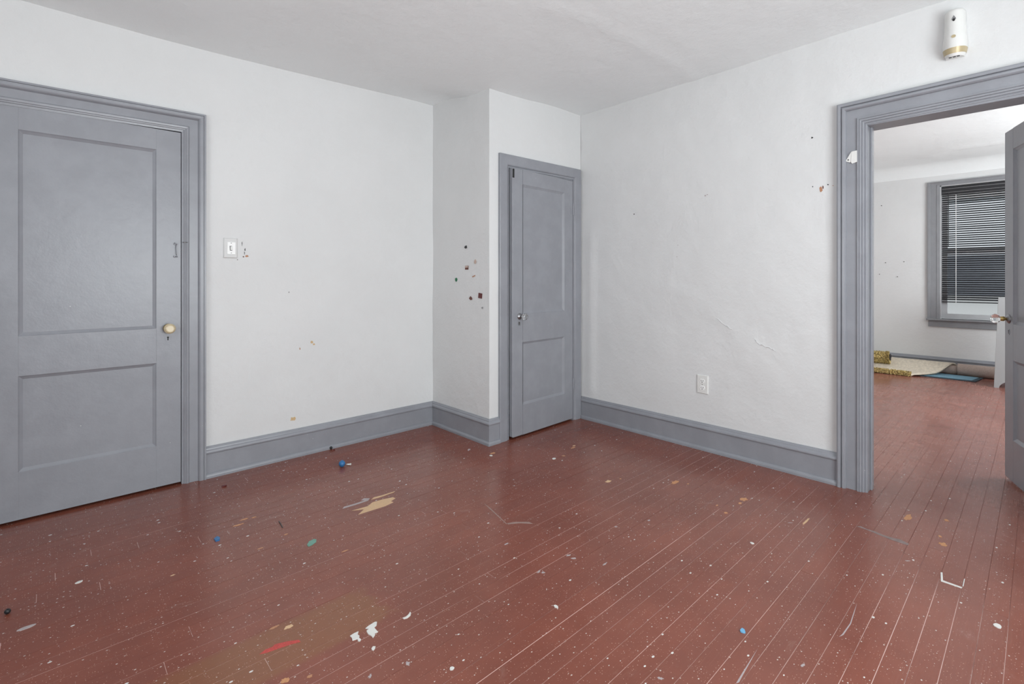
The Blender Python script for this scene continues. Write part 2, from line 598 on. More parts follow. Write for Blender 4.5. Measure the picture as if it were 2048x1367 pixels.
def hidden_behind(x0, x1, y0, y1):
    """boards of the next room that the right wall or the closet hides from view"""
    if x0 > XF - 0.01:
        # line of sight through the doorway
        for x in (x0, (x0 + x1) / 2, x1):
            for y in (y0, y1):
                yy = y * XF / x
                if -0.13 < yy < 0.67:
                    return False
        return True
    return False


k = math.floor((Y0 - 0.074) / PITCH)
row = 0
while True:
    ya = 0.074 + PITCH * k; yb = ya + PITCH
    if ya > YW + WT:
        break
    k += 1; row += 1
    yb_c = min(yb, YW + WT); ya_c = max(ya, Y0)
    rnd = random.Random(row * 13 + 5)
    # boards run the length of this room; joints staggered; long ones run through the doorway
    cuts = [X0]
    x = X0 + rnd.uniform(0.6, 2.6)
    while x < X2:
        cuts.append(x); x += rnd.uniform(1.5, 3.2)
    cuts.append(X2)
    out = []
    for a, b in zip(cuts, cuts[1:]):
        if not (-0.15 < (ya + yb) / 2 < 0.68) and a < XW < b:      # the wall plate interrupts the board
            out += [(a, XW + 0.02), (XW + 0.02, b)]
        else:
            out.append((a, b))
    for a, b in out:
        if b - a < 0.05:
            continue
        if a > XF - 0.15 and ya > FY1:
            continue
        if a >= XC and b <= XW + 0.03 and ya > YC + 0.05:
            continue
        g = GAP * rnd.uniform(0.5, 1.25) / 2
        dz = rnd.uniform(-0.0001, 0.0004); tl = rnd.uniform(-0.0003, 0.0003)
        e = 0.0007
        vs = [(a + e, ya_c + g, -0.0007), (b - e, ya_c + g, -0.0007), (b - e, yb_c - g, -0.0007), (a + e, yb_c - g, -0.0007),
              (a + e, ya_c + g, dz + tl), (b - e, ya_c + g, dz + tl), (b - e, yb_c - g, dz - tl), (a + e, yb_c - g, dz - tl)]
        fs = [(0, 3, 2, 1), (4, 5, 6, 7), (0, 1, 5, 4), (1, 2, 6, 5), (2, 3, 7, 6), (3, 0, 4, 7)]
        if in_view(a, b, ya_c, yb_c) and not hidden_behind(a, b, ya_c, yb_c) and frame_count < 298:
            MB().add(vs, fs).build('floorboard', 'floor', floor); frame_count += 1
        else:
            rest.add(vs, fs)
o = rest.build('floorboard_remainder', 'floor', floor); o['kind'] = 'stuff'


# ------------------------------------------------------------------ casings, jambs and baseboards
def casing(name, label, tf, a0, a1, z0, z1, prof, sides='lrh', extra=None):
    """door casing round an opening a0..a1; head height z0 at a0 and z1 at a1; prof = (offset outward, protrusion)"""
    root = struct(name, label, cat='trim')
    if 'l' in sides:
        MB().rings([[tf(a0 - a, 0, p) for a, p in prof], [tf(a0 - a, z0 + a, p) for a, p in prof]]).build('side_casing', 'grey', root)
    if 'r' in sides:
        MB().rings([[tf(a1 + a, 0, p) for a, p in prof], [tf(a1 + a, z1 + a, p) for a, p in prof]]).build('side_casing', 'grey', root)
    if 'h' in sides:
        MB().rings([[tf(a0 - a, z0 + a, p) for a, p in prof], [tf(a1 + a, z1 + a, p) for a, p in prof]]).build('head_casing', 'grey', root)
    return root


PROF_L = [(0.0, -0.005), (0.0, 0.006), (0.011, 0.008), (0.012, 0.014), (0.019, 0.016), (0.021, 0.020), (0.030, 0.022), (0.034, 0.020), (0.037, 0.015),
          (0.079, 0.015), (0.081, 0.020), (0.086, 0.028), (0.092, 0.031), (0.104, 0.032), (0.105, 0.028), (0.108, 0.028), (0.109, 0.034), (0.118, 0.034), (0.119, 0.031), (0.119, -0.005)]
PROF_R = [(0.0, -0.005), (0.0, 0.008), (0.006, 0.010), (0.010, 0.008), (0.013, 0.014), (0.020, 0.016), (0.022, 0.013), (0.025, 0.019), (0.032, 0.021), (0.034, 0.018),
          (0.037, 0.023), (0.043, 0.023), (0.045, 0.014), (0.094, 0.014), (0.096, 0.026), (0.102, 0.033), (0.112, 0.034), (0.114, 0.024), (0.118, 0.024),
          (0.120, 0.036), (0.132, 0.037), (0.138, 0.034), (0.140, -0.005)]
PROF_C = [(0.0, -0.005), (0.0, 0.012), (0.006, 0.012), (0.008, 0.008), (0.012, 0.008), (0.018, 0.017), (0.024, 0.020), (0.090, 0.022), (0.0945, 0.019), (0.0945, -0.005)]
PL = lambda s, z, p: (s, YW - p, z)
PR = lambda s, z, p: (XW - p, s, z)
PC = lambda s, z, p: (s, YC - p, z)
casing('trim_1', 'grey moulded casing around the closed door at the left', PL, -0.236, 0.553, 2.020, 2.036, PROF_L)
casing('trim_2', 'grey moulded casing around the open doorway at the right', PR, -0.113, 0.655, 2.052, 2.040, PROF_R)
casing('trim_3', 'plain grey casing around the narrow closet door', PC, 2.468, 3.203, 2.004, 2.017, PROF_C)
# jambs
t = struct('trim_4', 'grey jamb lining inside the open doorway', cat='trim')
MB().box(XW - 0.004, XF + 0.004, 0.652, 0.672, 0, 2.05).build('jamb_side', 'grey', t, bevel=0.002)
MB().box(XW - 0.004, XF + 0.004, -0.130, -0.110, 0, 2.05).build('jamb_side', 'grey', t, bevel=0.002)
MB().box(XW - 0.004, XF + 0.004, -0.110, 0.652, 2.036, 2.062).build('jamb_head', 'grey', t, bevel=0.002)
MB().box(XW + 0.05, XW + 0.085, 0.642, 0.652, 0, 2.036).build('door_stop', 'grey', t, bevel=0.002)
t = struct('trim_5', 'grey jamb lining behind the closed door at the left', cat='trim')
MB().box(0.555, 0.566, YW - 0.004, YW + WT, 0, 2.045).build('jamb_side', 'grey', t)
MB().box(-0.250, -0.239, YW - 0.004, YW + WT, 0, 2.045).build('jamb_side', 'grey', t)
MB().box(-0.239, 0.555, YW - 0.004, YW + WT, 2.036, 2.05).build('jamb_head', 'grey', t)
t = struct('trim_6', 'grey jamb lining of the narrow closet doorway', cat='trim')
MB().box(2.456, 2.470, YC - 0.004, YC + 0.1, 0, 2.02).build('jamb_side', 'grey', t)
MB().box(3.200, 3.210, YC - 0.004, YC + 0.1, 0, 2.02).build('jamb_side', 'grey', t)
MB().box(2.470, 3.200, YC - 0.004, YC + 0.1, 2.008, 2.022).build('jamb_head', 'grey', t)
# far side casing of the doorway
casing('trim_7', 'grey casing of the doorway on its far side', lambda s, z, p: (XF + p, s, z), -0.113, 0.668, 2.05, 2.05, PROF_C)

CAPP = [(0.0, 0.186), (0.006, 0.186), (0.009, 0.180), (0.013, 0.176), (0.015, 0.168), (0.022, 0.162), (0.025, 0.154), (0.024, 0.147), (0.019, 0.143), (0.0, 0.143)]
BRDP = [(0.0, 0.0), (0.0, 0.145), (0.0145, 0.145), (0.0145, 0.0)]
SHOP = [(0.010, 0.0), (0.010, 0.028), (0.0145, 0.028), (0.021, 0.026), (0.026, 0.020), (0.028, 0.012), (0.028, 0.0)]


def baseboard(name, label, tf, s0, s1, m0=0.0, m1=0.0, shoe=True):
    """m0/m1: mitre slope at the ends"""
    root = struct(name, label, cat='baseboard')
    for nm, pr in (('board', BRDP), ('cap_moulding', CAPP), ('shoe_moulding', SHOP)):
        if nm == 'shoe_moulding' and not shoe:
            continue
        MB().rings([[tf(s0 + m0 * p, z, p) for p, z in pr], [tf(s1 + m1 * p, z, p) for p, z in pr]]).build(nm, 'grey', root)
    return root


baseboard('baseboard_left', 'grey moulded baseboard along the left wall beside the closed door', PL, 0.672, XC, 0, -1)
baseboard('baseboard_left_rear', 'grey moulded baseboard left of the closed door', PL, X0, -0.355, 1, 0)
baseboard('baseboard_closet_side', 'grey baseboard on the short closet side wall, in shade', lambda s, z, p: (XC - p, s, z), YC, YW, -1, -1)
baseboard('baseboard_closet_front', 'short grey baseboard piece between closet corner and closet casing', PC, XC, 2.374, -1, 0)
baseboard('baseboard_right', 'grey moulded baseboard under the outlet on the right wall', PR, 0.795, YC, 0, -1)
baseboard('baseboard_right_rear', 'grey moulded baseboard on the near side of the doorway', PR, Y0, -0.253, 1, 0)
baseboard('baseboard_back', 'grey baseboard under the window behind the viewer', lambda s, z, p: (s, Y0 + p, z), X0, XW, 1, -1)
baseboard('baseboard_side', 'grey baseboard on the wall opposite the doorway', lambda s, z, p: (X0 + p, s, z), Y0, YW, 1, -1)
baseboard('baseboard_far', 'grey baseboard of the next room behind the rolled rugs', lambda s, z, p: (X2 - p, s, z), Y0, FY1, 1, -1)


# ------------------------------------------------------------------ doors
def panel_door(name, label, loc, rz, W, Hh, sx, stile, rails, T=0.035, z0=0.010, round_corner=0.0):
    """two-panel door; local x runs from the hinge (0) to the free edge (W) times sx, front faces local -y.
    rails = heights (bottom_top, mid_bottom, mid_top, top_bottom)"""
    root = struct(name, label, loc, rz, 'door')

    def bx(x0, x1, za, zb, nm, ya=0.0, yb=T, bev=0.0006):
        a, b = sorted((x0 * sx, x1 * sx))
        return MB().box(a, b, ya, yb, za, zb).build(nm, 'grey', root, bevel=bev)
    bx(0, stile, z0, Hh, 'stile')
    if round_corner:
        r = round_corner; pts = [(W - stile, z0)]
        pts += [(W - r + r * math.sin(a), z0 + r - r * math.cos(a)) for a in [math.pi / 2 * i / 6 for i in range(7)]]
        pts += [(W, Hh), (W - stile, Hh)]
        MB().prism([(x * sx, z) for x, z in pts], 0, T, lambda a, b, c: (a, c, b)).build('stile', 'grey', root, bevel=0.004)
    else:
        bx(W - stile, W, z0, Hh, 'stile')
    bx(stile, W - stile, z0, rails[0], 'rail'); bx(stile, W - stile, rails[1], rails[2], 'rail'); bx(stile, W - stile, rails[3], Hh, 'rail')
    for za, zb in ((rails[0], rails[1]), (rails[2], rails[3])):
        p = bx(stile - 0.004, W - stile + 0.004, za - 0.004, zb + 0.004, 'panel', 0.0115, T - 0.0115, 0.0)
        for y_face, y_deep in ((0.0, 0.0118), (T, T - 0.0118)):
            mb = MB()
            m = 0.017
            o_ = [(stile, za), (W - stile, za), (W - stile, zb), (stile, zb)]
            i1 = [(stile + 0.004, za + 0.004), (W - stile - 0.004, za + 0.004), (W - stile - 0.004, zb - 0.004), (stile + 0.004, zb - 0.004)]
            i2 = [(stile + m, za + m), (W - stile - m, za + m), (W - stile - m, zb - m), (stile + m, zb - m)]
            dirn = 1 if y_deep > y_face else -1
            mb.rings([[(a * sx, y_face, b) for a, b in o_], [(a * sx, y_face + dirn * 0.004, b) for a, b in i1], [(a * sx, y_deep, b) for a, b in i2],
                      [(a * sx, y_deep + dirn * 0.002, b) for a, b in o_]], caps=False)
            mb.build('panel_moulding', 'grey', p)
    return root


def knob(root, x, z, side, mats, sx, rose_r=0.026, shank=0.030, rad=0.027, facets=12, T=0.035, plate=None):
    """side = -1: on the front face, +1: on the back"""
    y0 = 0.0 if side < 0 else T
    tf = lambda a, b, c: (x * sx + a, y0 + side * c, z + b)
    k = MB().lathe([(rad * 0.45, shank), (rad * 0.72, shank + 0.004), (rad, shank + 0.016), (rad * 0.99, shank + 0.024), (rad * 0.72, shank + 0.036), (rad * 0.55, shank + 0.038)], facets, tf) \
        .build('knob', mats[0], root)
    MB().lathe([(rose_r, 0.0), (rose_r, 0.002), (rose_r * 0.82, 0.006), (rose_r * 0.5, 0.010), (0.009, 0.014)], 24, tf).build('rosette', mats[1], k, smooth=True)
    MB().lathe([(0.009, 0.010), (0.008, 0.018), (0.013, 0.021), (0.014, 0.027), (0.012, shank + 0.002), (0.005, shank + 0.005)], 16, tf).build('shank', mats[2], k, smooth=True)
    return k


def keyhole(root, x, z, sx, mat='grey', r=0.017):
    tf = lambda a, b, c: (x * sx + a, -c, z + b)
    p = MB().prism([(r * 0.82 * math.cos(t_), r * 1.2 * math.sin(t_)) for t_ in [2 * math.pi * i / 20 for i in range(20)]], 0.0, 0.002, tf).build('keyhole_plate', mat, root)
    q = [(0.0042 * math.cos(t_), 0.006 + 0.0042 * math.sin(t_)) for t_ in [math.radians(-60 + 300 * i / 12) for i in range(13)]]
    q = [(0.0024, 0.002)] + [(0.0048 * math.cos(math.radians(-50 + 280 * i / 12)), 0.007 + 0.0048 * math.sin(math.radians(-50 + 280 * i / 12))) for i in range(13)] + [(-0.0024, 0.002), (-0.003, -0.009), (0.003, -0.009)]
    MB().prism(q, 0.0018, 0.0026, tf).build('keyhole', 'dark', p)
    return p


# closed door at the left
D1X = -0.232; D1Y = YW - 0.003
d1 = panel_door('door_1', 'closed grey two-panel door with yellowed glass knob at the left', (D1X, D1Y, 0), 0, 0.782, 2.030, 1, 0.116, (0.245, 0.712, 0.907, 1.914), z0=0.014)
knob(d1, 0.491 - D1X, 0.905, -1, ('glass_cream', 'brass', 'brass'), 1, rad=0.029, shank=0.022)
keyhole(d1, 0.488 - D1X, 0.846, 1)
hk = MB().tube([(0.516, -0.004, 1.315), (0.532, -0.010, 1.312), (0.527, -0.008, 1.33), (0.525, -0.006, 1.372), (0.530, -0.012, 1.385), (0.520, -0.010, 1.392), (0.518, -0.002, 1.384)], 0.0028, 8)
hk.v = [(x - D1X, y, z) for x, y, z in hk.v]
h_ = hk.build('hook_latch', 'grey', d1, smooth=True)
MB().lathe([(0.006, 0), (0.006, 0.006), (0.003, 0.008)], 10, lambda a, b, c: (0.519 - D1X + a, -c, 1.315 + b)).build('screw_eye', 'grey', h_)
MB().lathe([(0.006, 0), (0.006, 0.006), (0.003, 0.008)], 10, lambda a, b, c: (0.521 - D1X + a, -c, 1.386 + b)).build('screw_eye', 'grey', h_)
eye = MB().tube([(0.585, YW - 0.015, 1.398), (0.572, YW - 0.026, 1.398), (0.556, YW - 0.024, 1.397)], 0.0025, 8).build('hook_eye', 'nickel', bpy.data.objects['trim_1'], smooth=True)

# narrow closet door, slightly ajar
ang = math.radians(2.4)
d2 = panel_door('door_2', 'narrow grey two-panel closet door standing slightly ajar', (3.198, YC - 0.010, 0), ang, 0.722, 2.003, -1, 0.112, (0.240, 0.710, 0.921, 1.893), z0=0.016, round_corner=0.012)
knob(d2, 0.645, 0.905, -1, ('glass_clear', 'nickel', 'nickel'), -1, rad=0.026, rose_r=0.024, shank=0.034)
keyhole(d2, 0.650, 0.852, -1, 'nickel', 0.013)
for hz in (0.26, 1.72):
    hg = MB().lathe([(0.006, 0), (0.006, 0.09)], 10, lambda a, b, c: (0.003 + a, -0.005 + b, hz + c)).build('hinge', 'grey', d2)
    MB().box(-0.028, 0.0, -0.001, 0.001, hz + 0.003, hz + 0.087).build('hinge_leaf', 'grey', hg)
MB().box(-0.7205, -0.7035, -0.004, 0.0, 1.93, 1.995).build('catch_plate', 'dark', d2, bevel=0.001)

# door of the doorway, swung open into the next room
th = math.radians(19.2)
d3 = panel_door('door_3', 'grey two-panel door swung open into the next room', (XF - 0.02, -0.108, 0), th + math.pi, 0.765, 2.055, -1, 0.116, (0.255, 0.715, 0.925, 1.935), z0=0.014, round_corner=0.012)
knob(d3, 0.705, 0.952, -1, ('glass_clear', 'nickel', 'brass'), -1, rad=0.028, rose_r=0.027, shank=0.040)
knob(d3, 0.705, 0.952, 1, ('glass_clear', 'nickel', 'brass'), -1, rad=0.028, rose_r=0.027, shank=0.040)
keyhole(d3, 0.705, 0.875, -1, 'grey', 0.014)
for hz in (0.25, 1.70):
    MB().lathe([(0.007, 0), (0.007, 0.09)], 10, lambda a, b, c: (0.004 + a, -0.006 + b, hz + c)).build('hinge', 'grey', d3)

# ------------------------------------------------------------------ things on the walls
# switch plate
sw = tag(empty('light_switch', (0.806, YW, 1.375)), 'painted switch plate with bright white cover beside the left door', 'light switch')
tl = lambda a, b, c: (a, -c, b)
MB().rings([[(-0.0385, 0.004, -0.061), (0.0385, 0.004, -0.061), (0.0385, 0.004, 0.061), (-0.0385, 0.004, 0.061)],
            [(-0.0385, -0.004, -0.061), (0.0385, -0.004, -0.061), (0.0385, -0.004, 0.061), (-0.0385, -0.004, 0.061)],
            [(-0.034, -0.008, -0.057), (0.034, -0.008, -0.057), (0.034, -0.008, 0.057), (-0.034, -0.008, 0.057)]]).build('plate', 'plate', sw)
cv = MB().prism([(-0.019, -0.037), (0.026, -0.039), (0.027, 0.036), (-0.018, 0.036)], 0.0075, 0.0105, tl).build('cover', 'bright_plastic', sw, bevel=0.001)
MB().box(-0.003, 0.007, -0.020, -0.010, -0.013, 0.010).build('toggle', 'plastic', sw, bevel=0.001)
MB().prism([(-0.0045, -0.016), (0.0085, -0.016), (0.006, 0.013), (-0.006, 0.013)], 0.0102, 0.0112, tl).build('toggle_slot', 'crackline', cv)
for zz_ in (-0.030, 0.030):
    MB().lathe([(0.0028, 0.0100), (0.0028, 0.0115), (0.001, 0.0120)], 10, lambda a, b, c: (0.003 + a, -c, zz_ + b)).build('screw', 'nickel', cv)

# outlet
ol = tag(empty('wall_outlet', (XW, 1.601, 0.453)), 'white duplex electrical outlet low on the right wall', 'outlet')
tr_ = lambda a, b, c: (-c, a, b)
MB().rings([[(0.004, -0.040, -0.064), (0.004, 0.040, -0.064), (0.004, 0.040, 0.064), (0.004, -0.040, 0.064)],
            [(-0.006, -0.040, -0.064), (-0.006, 0.040, -0.064), (-0.006, 0.040, 0.064), (-0.006, -0.040, 0.064)],
            [(-0.010, -0.036, -0.060), (-0.010, 0.036, -0.060), (-0.010, 0.036, 0.060), (-0.010, -0.036, 0.060)]]).build('plate', 'plastic', ol)
for zc in (0.0235, -0.0235):
    pts = [(0.018 * math.cos(t_), zc + max(-0.0145, min(0.0145, 0.0185 * math.sin(t_)))) for t_ in [2 * math.pi * i / 28 for i in range(28)]]
    rc = MB().prism(pts, 0.009, 0.0125, tr_).build('receptacle', 'bright_plastic', ol)
    MB().box(-0.0132, -0.0120, 0.0055, 0.0080, zc - 0.002, zc + 0.008).build('slot', 'dark', rc)
    MB().box(-0.0132, -0.0120, -0.0085, -0.0055, zc - 0.001, zc + 0.008).build('slot', 'dark', rc)
    MB().prism([(0.0030 * math.cos(t_), zc - 0.008 + 0.0030 * math.sin(t_)) for t_ in [2 * math.pi * i / 12 for i in range(12)]], 0.0120, 0.0132, tr_).build('ground_slot', 'dark', rc)
MB().prism([(0.0028 * math.cos(t_), 0.0028 * math.sin(t_)) for t_ in [2 * math.pi * i / 12 for i in range(12)]], 0.009, 0.0115, tr_).build('screw', 'nickel', ol)

# air freshener on the right wall above the doorway
af = tag(empty('air_freshener', (XW - 0.001, 0.290, 2.29)), 'white and gold air freshener dispenser mounted above the doorway', 'air freshener')


def half_oval(hw, dp, z, n=18, slope=0.0):
    """outline of the dispenser at height z (flat against the wall, bowed in front)"""
    pts = []
    for i in range(n + 1):
        t_ = math.pi * i / n
        y = -hw * math.cos(t_); d = dp * math.sin(t_) ** 0.75
        pts.append((-d, y, z + slope * d / dp))
    return pts


MB().rings([half_oval(.0475, .076, 0.040, slope=-0.006), half_oval(.0470, .075, 0.075), half_oval(.0425, .068, 0.125), half_oval(.0400, .064, 0.175),
            half_oval(.0400, .062, 0.212), half_oval(.0395, .061, 0.222), half_oval(.034, .052, 0.230)]).build('body', 'plastic', af, smooth=True).data.set_sharp_from_angle(angle=math.radians(50))
MB().rings([half_oval(.0415, .067, 0.016, slope=-0.008), half_oval(.0470, .0755, 0.041, slope=-0.006)]).build('gold_band', 'gold', af, smooth=True).data.set_sharp_from_angle(angle=math.radians(50))
bs = MB().rings([half_oval(.0345, .058, 0.000, slope=-0.004), half_oval(.0405, .0660, 0.0165, slope=-0.008)]).build('base', 'plastic', af)
for i in (-1, 0, 1):
    MB().box(-0.048, -0.036, i * 0.015 - 0.005, i * 0.015 + 0.005, -0.0050, -0.0015).build('slot', 'black', bs)
MB().prism([(0, -0.013), (0.0085, -0.003), (0.007, 0.003), (0, 0.016), (-0.007, 0.003), (-0.0085, -0.003)], 0.0605, 0.0645, lambda a, b, c: (-c, a, 0.178 + b)).build('nozzle_window', 'nickel', af)
MB().prism([(0.005 * math.cos(t_), 0.007 * math.sin(t_)) for t_ in [2 * math.pi * i / 14 for i in range(14)]], 0.0640, 0.0655, lambda a, b, c: (-c, a, 0.172 + b)).build('nozzle', 'black', af)
MB().prism([(0.0085 * math.cos(t_), 0.0075 * math.sin(t_)) for t_ in [2 * math.pi * i / 16 for i in range(16)]], 0.070, 0.0745, lambda a, b, c: (-c, a, 0.088 + b)).build('badge', 'gold', af)

# small white plastic bracket on the doorway casing
br = tag(empty('plastic_bracket', (XW - 0.014, 0.728, 1.868)), 'small broken white plastic bracket stuck on the doorway casing', 'bracket')
MB().prism([(0.027, -0.016), (-0.002, 0.034), (-0.012, 0.034), (0.000, -0.020), (0.004, -0.026)], 0.0, 0.007, lambda a, b, c: (-c, a, b)).build('wing', 'plastic', br, bevel=0.001)
MB().prism([(-0.004, 0.034), (-0.030, 0.036), (-0.030, -0.028), (-0.006, -0.034), (0.000, -0.024)], 0.0, 0.009, lambda a, b, c: (-c, a, b)).build('plate', 'plastic', br, bevel=0.001)
MB().lathe([(0.004, 0.006), (0.004, 0.0085)], 10, lambda a, b, c: (-c, 0.012 + a, -0.010 + b)).build('screw_hole', 'crackline', br)


def blob(rx, ry, n=14, jag=0.35, seed=0, rot=0.0):
    r_ = random.Random(seed)
    pts = []
    for i in range(n):
        a = 2 * math.pi * i / n
        k_ = 1 - jag * r_.random()
        x, y = rx * k_ * math.cos(a), ry * k_ * math.sin(a)
        pts.append((x * math.cos(rot) - y * math.sin(rot), x * math.sin(rot) + y * math.cos(rot)))
    return pts


# stickers on the closet side wall
def sticker(name, label, u, v, hw, hh, mat, shape='rect', seed=1, rot=0.0):
    y, z = onx(u, v, XC)
    hw *= 0.78; hh *= 0.85
    if shape == 'rect':
        c_, s_ = math.cos(rot), math.sin(rot)
        pts = [(x * c_ - y_ * s_, x * s_ + y_ * c_) for x, y_ in ((-hw, -hh), (hw, -hh), (hw, hh), (-hw, hh))]
    else:
        pts = blob(hw, hh, 16, 0.45, seed, rot)
    o = MB().prism(pts, 0.0, 0.003, lambda a, b, c: (-c, a, b)).build(name, mat, loc=(XC - 0.0012, y, z))
    return tag(o, label, 'sticker', 'stickers on the closet side wall')


sticker('sticker', 'small torn black sticker, topmost on the closet side wall', 932, 494, 0.022, 0.017, 'black', 'blob', 3)
sticker('sticker', 'faint tan sticker remnant right of the brown square sticker', 951, 523, 0.020, 0.022, 'faint', 'blob', 8)
s_ = sticker('sticker', 'small square brown sticker with a dark lower edge', 934, 535, 0.024, 0.017, 'brown')
MB().box(-0.0042, -0.0028, -0.017, 0.017, 0.001, 0.013).build('pale_print', 'faint', s_)
sticker('sticker', 'thin orange-brown sliver of sticker on the closet side wall', 948, 552, 0.022, 0.004, 'orange', 'rect', 1, -0.3)
g_ = sticker('sticker', 'green leaf-shaped sticker, leftmost on the closet side wall', 913, 559, 0.026, 0.018, 'green', 'blob', 12, -0.7)
sticker('sticker', 'dark red rectangular sticker near the closet corner', 961, 591, 0.026, 0.022, 'darkred', 'rect', 1, 0.12)
sticker('sticker', 'ragged brown sticker scrap left of the dark red sticker', 942, 596, 0.026, 0.020, 'brown', 'blob', 21)
sticker('sticker', 'tiny grey sticker dot, lowest on the closet side wall', 965, 615, 0.014, 0.010, 'nickel', 'blob', 5)


# marks in the wall paint (parts of the walls)
def wall_mark(wall, nm, mat, which, u, v, hw, hh, seed=0, dp=0.0016):
    if which == 'L':
        s, z = ony(u, v, YW); tf = lambda a, b, c: (s + a, YW - disp_left(s, z) - c, z + b)
    else:
        s, z = onx(u, v, XW); tf = lambda a, b, c: (XW - disp_right(s, z) - c, s + a, z + b)
    MB().prism(blob(hw, hh, 12, 0.5, seed), -0.001, dp, tf).build(nm, mat, bpy.data.objects[wall])


for i, (u, v, a, b, m) in enumerate([(494, 512, .014, .008, 'orange'), (487, 513, .006, .005, 'brown'), (490, 499, .005, .010, 'crackline'), (484, 487, .002, .018, 'crackline'), (489, 506, .0025, .012, 'crackline'),
                                     (475, 519, .004, .004, 'crackline'), (624, 684, .014, .011, 'tan'), (628, 688, .008, .007, 'tan'), (600, 697, .004, .009, 'orange'), (586, 837, .022, .015, 'tan'), (578, 584, .003, .006, 'crackline')]):
    wall_mark('wall_left', 'chipped_spot', m, 'L', u, v, a, b, i)
for i, (u, v, a, b, m) in enumerate([(1624, 275, .007, .006, 'dark'), (1656, 369, .005, .005, 'dark'), (1642, 378, .010, .018, 'orange'), (1646, 374, .004, .012, 'brown'), (1625, 373, .003, .005, 'crackline'),
                                     (1268, 428, .005, .005, 'dark'), (1411, 391, .008, .005, 'smear'), (1415, 389, .006, .003, 'smear'), (1356, 490, .004, .003, 'smear'), (1354, 513, .003, .003, 'smear'), (1666, 371, .003, .003, 'orange')]):
    wall_mark('wall_right', 'nail_hole' if m == 'dark' else 'chipped_spot', m, 'R', u, v, a, b, i + 40)
for u, v in ((1759, 548), (1795, 553), (1808, 523), (1771, 525), (1763, 411)):
    y, z = onx(u, v, X2)
    MB().prism(blob(0.006, 0.006, 10, 0.3, int(u)), -0.004, 0.006, lambda a, b, c: (X2 - c, y + a, z + b)).build('nail_hole', 'dark', bpy.data.objects['wall_far'])


def plaster_crack(wall, pts, wd, hgt):
    """raised edge of cracked plaster following a polyline on the right wall"""
    mb = MB(); rr = random.Random(4)
    fine = []
    for (a, b), (c, d) in zip(pts, pts[1:]):
        for i in range(6):
            t_ = i / 6
            fine.append((a + (c - a) * t_ + rr.uniform(-.004, .004), b + (d - b) * t_ + rr.uniform(-.004, .004)))
    rings = []
    for i, (s, z) in enumerate(fine):
        f = math.sin(math.pi * i / (len(fine) - 1)) ** 0.5 * rr.uniform(0.5, 1.2) + 0.02
        d0 = disp_right(s, z)
        rings.append([(XW - d0 + 0.002, s - wd, z - wd), (XW - d0 - hgt * f, s, z), (XW - d0 + 0.002, s + wd * 0.3, z + wd * 0.6)])
    mb.rings(rings).build('plaster_crack', 'wall', bpy.data.objects[wall])


plaster_crack('wall_right', [onx(u, v, XW) for u, v in ((1430, 632), (1452, 650), (1470, 662))], 0.006, 0.005)
plaster_crack('wall_right', [onx(u, v, XW) for u, v in ((1508, 675), (1520, 688), (1545, 697), (1558, 705))], 0.006, 0.006)

# ------------------------------------------------------------------ marks worn into the floor (parts of the floor)
fseed = [100]


def floor_patch(nm, mat, u, v, half_len, half_wid, ang_deg=0.0, jag=0.45, n=18, h=0.0008):
    """ang 0 = along the boards"""
    x, y = fl(u, v); fseed[0] += 1
    pts = blob(half_len, half_wid, n, jag, fseed[0], math.radians(ang_deg))
    return MB().prism(pts, -0.002, h, lambda a, b, c: (x + a, y + b, c)).build(nm, mat, floor)


def floor_poly(nm, mat, px, h=0.0008, parent=None):
    pts = [fl(u, v) for u, v in px]
    return MB().prism(pts, -0.002, h).build(nm, mat, parent or floor)


floor_poly('bare_wood_patch', 'bare_pale', [(703, 1021), (728, 1018), (716, 1029), (735, 1023), (770, 1012), (787, 1004), (782, 1002), (791, 996), (786, 994), (766, 998), (745, 1004), (735, 1012)])
floor_poly('scuffed_patch', 'smear', [(685, 1017), (712, 1009), (736, 1001), (740, 996), (728, 996), (722, 1000), (730, 1000), (712, 1006), (688, 1013)])
floor_poly('scuffed_patch', 'bare_pale', [(742, 999), (760, 994), (788, 984), (790, 982), (764, 990), (748, 994)])
for u, v, a, b, m in [(477, 1049, .030, .007, 'bare'), (488, 1038, .022, .008, 'bare'), (508, 1034, .014, .006, 'bare'), (1217, 962, .026, .016, 'bare_pale'), (1241, 957, .008, .006, 'bare'),
                      (1350, 964, .042, .018, 'bare'), (1376, 967, .010, .006, 'bare'), (1488, 998, .030, .020, 'bare'), (1480, 1006, .016, .010, 'bare'), (1452, 1025, .012, .010, 'bare'), (1434, 1010, .012, .005, 'bare'),
                      (1816, 1034, .055, .017, 'bare'), (1886, 1088, .022, .018, 'bare'), (1893, 1040, .015, .012, 'bare'), (1880, 1072, .014, .008, 'bare'),
                      (1148, 891, .018, .008, 'bare_pale'), (1146, 895, .028, .008, 'bare'), (985, 906, .026, .014, 'bare'), (1127, 911, .014, .014, 'orange'),
                      (570, 1360, .014, .013, 'bare'), (619, 1352, .010, .008, 'orange'), (577, 1253, .018, .012, 'bare_pale'), (548, 1254, .018, .006, 'orange'),
                      (1612, 1042, .060, .0055, 'bare_pale'), (690, 1101, .018, .004, 'bare'), (521, 1096, .016, .004, 'bare'), (345, 1150, .010, .005, 'bare_pale'), (572, 1068, .012, .006, 'orange'), (1013, 1087, .015, .006, 'smear')]:
    floor_patch('bare_wood_patch', m, u, v, a, b)
floor_poly('red_crayon_mark', 'red', [(519, 1308), (530, 1299), (545, 1293), (550, 1288), (575, 1282), (598, 1279), (601, 1283), (585, 1287), (565, 1294), (550, 1299), (533, 1305)])
